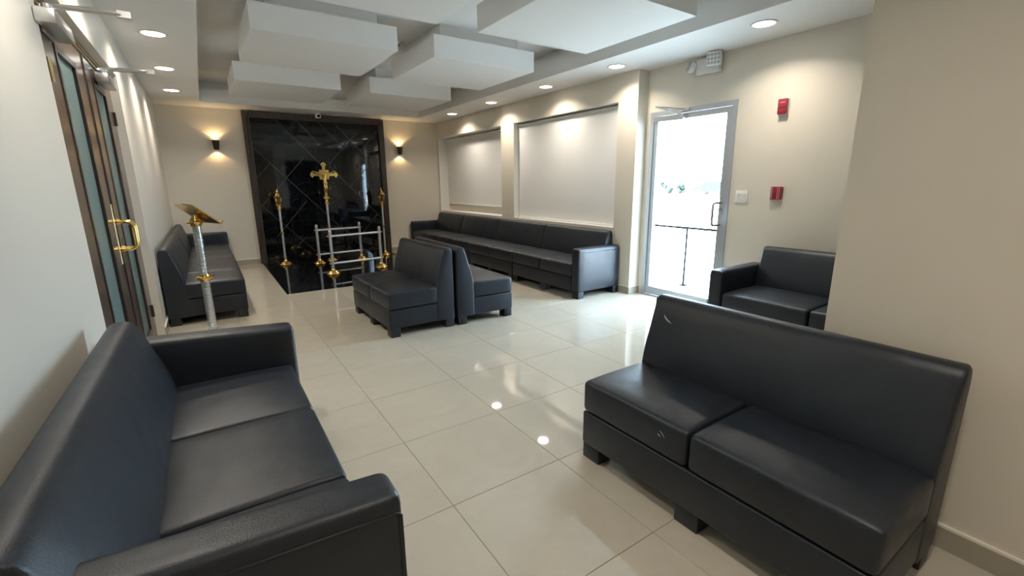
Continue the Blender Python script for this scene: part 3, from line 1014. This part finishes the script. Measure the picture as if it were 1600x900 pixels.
bm = new_bm()
for ang, Ln in ((0, 0.215), (PI / 2, 0.235), (-PI / 2, 0.235), (PI, 0.44)):
    ca, sa = math.cos(ang), math.sin(ang)
    prism(bm, [(u * ca - v * sa, u * sa + v * ca + ZC) for u, v in arm_poly(Ln, 0.024)], 1, -0.010, 0.010)
for k in range(4):
    a = PI / 4 + k * PI / 2
    u, v = math.cos(a), math.sin(a)
    prism(bm, [(0.02 * u, ZC + 0.02 * v), (0.10 * u - 0.02 * v, ZC + 0.10 * v + 0.02 * u), (0.115 * u, ZC + 0.115 * v), (0.10 * u + 0.02 * v, ZC + 0.10 * v - 0.02 * u)], 1, -0.006, 0.006)
cr = obj('cross', bm, M['gold'], t)
bm = new_bm(); lathe(bm, [(0, 0), (0.095, 0), (0.095, 0.006), (0, 0.006)], seg=24)
ha = obj('halo_disc', bm, M['gold'], cr, 'auto', (0, -0.004, ZC)); ha.rotation_euler = (PI / 2, 0, 0)


def skin_figure(name, verts, edges, radii, mat, parent, root=0, levels=2):
    me = bpy.data.meshes.new(name)
    me.from_pydata(verts, edges, [])
    o = bpy.data.objects.new(name + '_src', me)
    COL.objects.link(o)
    sk = o.modifiers.new('skin', 'SKIN')
    sk.use_smooth_shade = True
    if not me.skin_vertices:
        bm_ = bmesh.new(); bm_.from_mesh(me); bm_.verts.layers.skin.verify(); bm_.to_mesh(me); bm_.free()
    for i, r in enumerate(radii):
        me.skin_vertices[0].data[i].radius = (r, r)
        me.skin_vertices[0].data[i].use_root = (i == root)
    sb = o.modifiers.new('sub', 'SUBSURF'); sb.levels = levels; sb.render_levels = levels
    dg = bpy.context.evaluated_depsgraph_get()
    m2 = bpy.data.meshes.new_from_object(o.evaluated_get(dg))
    bpy.data.objects.remove(o)
    m2.name = name
    m2.materials.clear(); m2.materials.append(mat)
    m2.shade_smooth()
    r = bpy.data.objects.new(name, m2)
    COL.objects.link(r); r.parent = parent
    return r


q = ZC
cv = [(0, -0.030, q - 0.135), (0, -0.032, q - 0.06), (0, -0.034, q + 0.0), (0, -0.034, q + 0.025), (0.006, -0.040, q + 0.055), (0.008, -0.042, q + 0.075),
      (0.040, -0.030, q + 0.005), (0.105, -0.024, q + 0.030), (0.175, -0.018, q + 0.055), (0.195, -0.016, q + 0.060),
      (-0.040, -0.030, q + 0.005), (-0.105, -0.024, q + 0.030), (-0.175, -0.018, q + 0.055), (-0.195, -0.016, q + 0.060),
      (0.018, -0.030, q - 0.155), (0.018, -0.050, q - 0.235), (0.008, -0.028, q - 0.325), (0.006, -0.044, q - 0.355),
      (-0.018, -0.030, q - 0.155), (-0.012, -0.050, q - 0.235), (-0.006, -0.030, q - 0.325), (-0.006, -0.046, q - 0.355)]
ce = [(0, 1), (1, 2), (2, 3), (3, 4), (4, 5), (2, 6), (6, 7), (7, 8), (8, 9), (2, 10), (10, 11), (11, 12), (12, 13),
      (0, 14), (14, 15), (15, 16), (16, 17), (0, 18), (18, 19), (19, 20), (20, 21)]
crd = [0.026, 0.022, 0.028, 0.012, 0.021, 0.016, 0.014, 0.010, 0.007, 0.008, 0.014, 0.010, 0.007, 0.008, 0.017, 0.014, 0.009, 0.008, 0.017, 0.014, 0.009, 0.008]
skin_figure('corpus_figure', cv, ce, crd, M['gold'], cr)
bm = new_bm(); rbox(bm, 0, -0.033, ZC - 0.150, 0.070, 0.052, 0.052, 0.02, (3, 3, 3))
obj('loincloth', bm, M['gold'], cr, True)
bm = new_bm(); box(bm, -0.032, 0.032, -0.014, -0.009, ZC + 0.135, ZC + 0.170)
obj('title_plate', bm, M['gold'], cr)


def trestle(a, b_, label):
    a, b_ = Vector((*a, 0)), Vector((*b_, 0))
    c_ = (a + b_) / 2
    w = (b_ - a).length / 2
    t = thing('coffin_trestle', label, 'trestle', c_, math.atan2(b_.y - a.y, b_.x - a.x), 'silver trestle frames with gold feet')
    for s in (-1, 1):
        bm = new_bm(); tube(bm, [(s * w, 0, 0.085), (s * w, 0, 0.66)], 0.023, 16); po_ = obj('post', bm, M['silverpaint'], t, 'auto')
        bm = new_bm(); lathe(bm, [(0.023, 0.655), (0.026, 0.665), (0.022, 0.685), (0.014, 0.70), (0, 0.706)], s * w, 0, 0, 16)
        obj('post_finial', bm, M['silverpaint'], po_, 'auto')
        bm = new_bm(); lathe(bm, DOME, s * w, 0, 0, 28); obj('foot', bm, M['gold'], t, 'auto')
        for z in (0.60, 0.165):
            bm = new_bm(); bmesh.ops.create_uvsphere(bm, u_segments=10, v_segments=8, radius=0.016, matrix=Matrix.Translation((s * (w + 0.036), 0, z)))
            tube(bm, [(s * w, 0, z), (s * (w + 0.036), 0, z)], 0.008, 8)
            obj('rail_end', bm, M['gold'], t, True)
    for z, nm in ((0.60, 'top_rail'), (0.165, 'lower_rail')):
        bm = new_bm(); tube(bm, [(-w, 0, z), (w, 0, z)], 0.019, 14); obj(nm, bm, M['silverpaint'], t, 'auto')


trestle((1.565, 7.47), (2.385, 7.60), 'nearer silver trestle frame with gold feet on the black floor')
trestle((1.59, 8.62), (2.365, 8.72), 'farther silver trestle frame with gold feet, closer to the black panel')

# ------------------------------------------------------------------ small fittings
t = thing('security_camera', 'tiny white ceiling camera above the black marble panel', 'camera', (1.90, 9.08, ZS))
bm = new_bm(); lathe(bm, [(0, 0), (0.045, 0), (0.045, -0.012), (0.03, -0.02), (0, -0.02)], seg=20); obj('mount', bm, M['white'], t, 'auto')
bm = new_bm(); rbox(bm, 0, -0.01, -0.050, 0.085, 0.10, 0.066, 0.015, (2, 2, 2)); obj('housing', bm, M['white'], t, True)
bm = new_bm(); tube(bm, [(0, -0.06, -0.055), (0, -0.068, -0.055)], 0.024, 16); obj('lens', bm, M['darkglass'], t, 'auto')

t = thing('smoke_detector', 'small round smoke detector on the raised ceiling between blocks', 'detector', (2.06, 5.36, ZU))
bm = new_bm(); lathe(bm, [(0, 0), (0.052, 0), (0.052, -0.018), (0.040, -0.028), (0, -0.028)], seg=24); obj('detector_base', bm, M['white'], t, 'auto')
bm = new_bm(); lathe(bm, [(0, -0.028), (0.022, -0.028), (0.026, -0.040), (0, -0.044)], seg=20); obj('sensor_head', bm, M['greyp'], t, 'auto')

# emergency light above the exit door
t = thing('emergency_light', 'white twin head emergency light on wall above the glazed door', 'emergency light', (XD, 3.02, 2.535))
bm = new_bm(); box(bm, -0.065, -0.001, -0.13, 0.13, -0.075, 0.075); bevel_all(bm, 0.010, 2); obj('housing', bm, M['white'], t, 'auto')
bm = new_bm(); lathe(bm, [(0, 0), (0.050, 0.0), (0.056, 0.02), (0.050, 0.05), (0, 0.056)], seg=20)
h = obj('round_lamp_head', bm, M['white'], t, 'auto', (-0.055, 0.165, 0.0)); h.rotation_euler = (0, -PI / 2 + 0.35, -0.5)
bm = new_bm()
for k in (-0.025, 0, 0.025):
    tube(bm, [(-0.045, k, 0.0575), (0.045, k, 0.0575)], 0.006, 6)
obj('lamp_ribs', bm, M['lens'], h, True)
bm = new_bm(); rbox(bm, 0, 0, 0, 0.045, 0.145, 0.130, 0.018, (2, 3, 3))
h = obj('square_lamp_head', bm, M['white'], t, True, (-0.115, -0.105, 0.035)); h.rotation_euler = (0, -0.18, 0.35)
for r_ in range(3):
    for c_ in range(4):
        bm = new_bm(); lathe(bm, [(0, 0), (0.013, 0), (0.014, 0.004), (0.008, 0.006), (0, 0.003)], seg=12)
        l = obj('led_lens', bm, M['greyp'], h, 'auto', (-0.0215, -0.048 + 0.032 * c_, -0.036 + 0.036 * r_)); l.rotation_euler = (0, -PI / 2, 0)

t = thing('alarm_sounder', 'red rectangular alarm sounder high on the wall right of the glazed door', 'alarm', (XD, 2.242, 2.04))
bm = new_bm(); box(bm, -0.012, -0.001, -0.045, 0.045, -0.072, 0.072); bevel_all(bm, 0.003, 1); obj('back_plate', bm, M['white'], t)
bm = new_bm(); box(bm, -0.045, -0.012, -0.039, 0.039, -0.066, 0.066); bevel_all(bm, 0.004, 2); o = obj('red_cover', bm, M['red'], t, 'auto')
bm = new_bm(); box(bm, -0.047, -0.0445, -0.024, 0.020, 0.030, 0.037); obj('raised_bar', bm, M['redhi'], o)
bm = new_bm(); box(bm, -0.047, -0.0445, -0.030, 0.026, -0.012, -0.007); obj('groove_bar', bm, M['blackm'], o)
bm = new_bm(); box(bm, -0.050, -0.0445, -0.020, 0.018, -0.052, -0.020); bevel_all(bm, 0.002, 1); obj('speaker_boss', bm, M['red'], o)

t = thing('fire_pull_station', 'red ribbed fire pull station low on the wall right of the light switch', 'alarm', (XD, 2.215, 1.272))
bm = new_bm(); box(bm, -0.030, -0.001, -0.052, 0.052, -0.060, 0.060); bevel_all(bm, 0.005, 2); o = obj('red_box', bm, M['red'], t, 'auto')
for k, yy in enumerate((0.042, 0.030, -0.018, -0.034)):
    bm = new_bm(); box(bm, -0.038, -0.029, yy - 0.003, yy + 0.003, -0.055, 0.058); bevel_all(bm, 0.001, 1); obj('raised_rib', bm, M['redhi'] if k != 0 else M['greyp'], o)
bm = new_bm(); box(bm, -0.042, -0.029, -0.010, 0.024, -0.010, 0.018); bevel_all(bm, 0.003, 1); obj('pull_grip', bm, M['red'], o)

t = thing('light_switch', 'white wall switch plate just right of the glazed door frame', 'switch', (XD, 2.553, 1.232))
bm = new_bm(); box(bm, -0.010, -0.001, -0.062, 0.062, -0.062, 0.062); bevel_all(bm, 0.003, 2); o = obj('switch_plate', bm, M['white'], t, 'auto')
for yy in (-0.026, 0.026):
    bm = new_bm(); prism(bm, [(-0.010, -0.032), (-0.016, 0.032), (-0.008, 0.032), (-0.008, -0.032)], 1, yy - 0.016, yy + 0.016); obj('rocker', bm, M['white'], o)
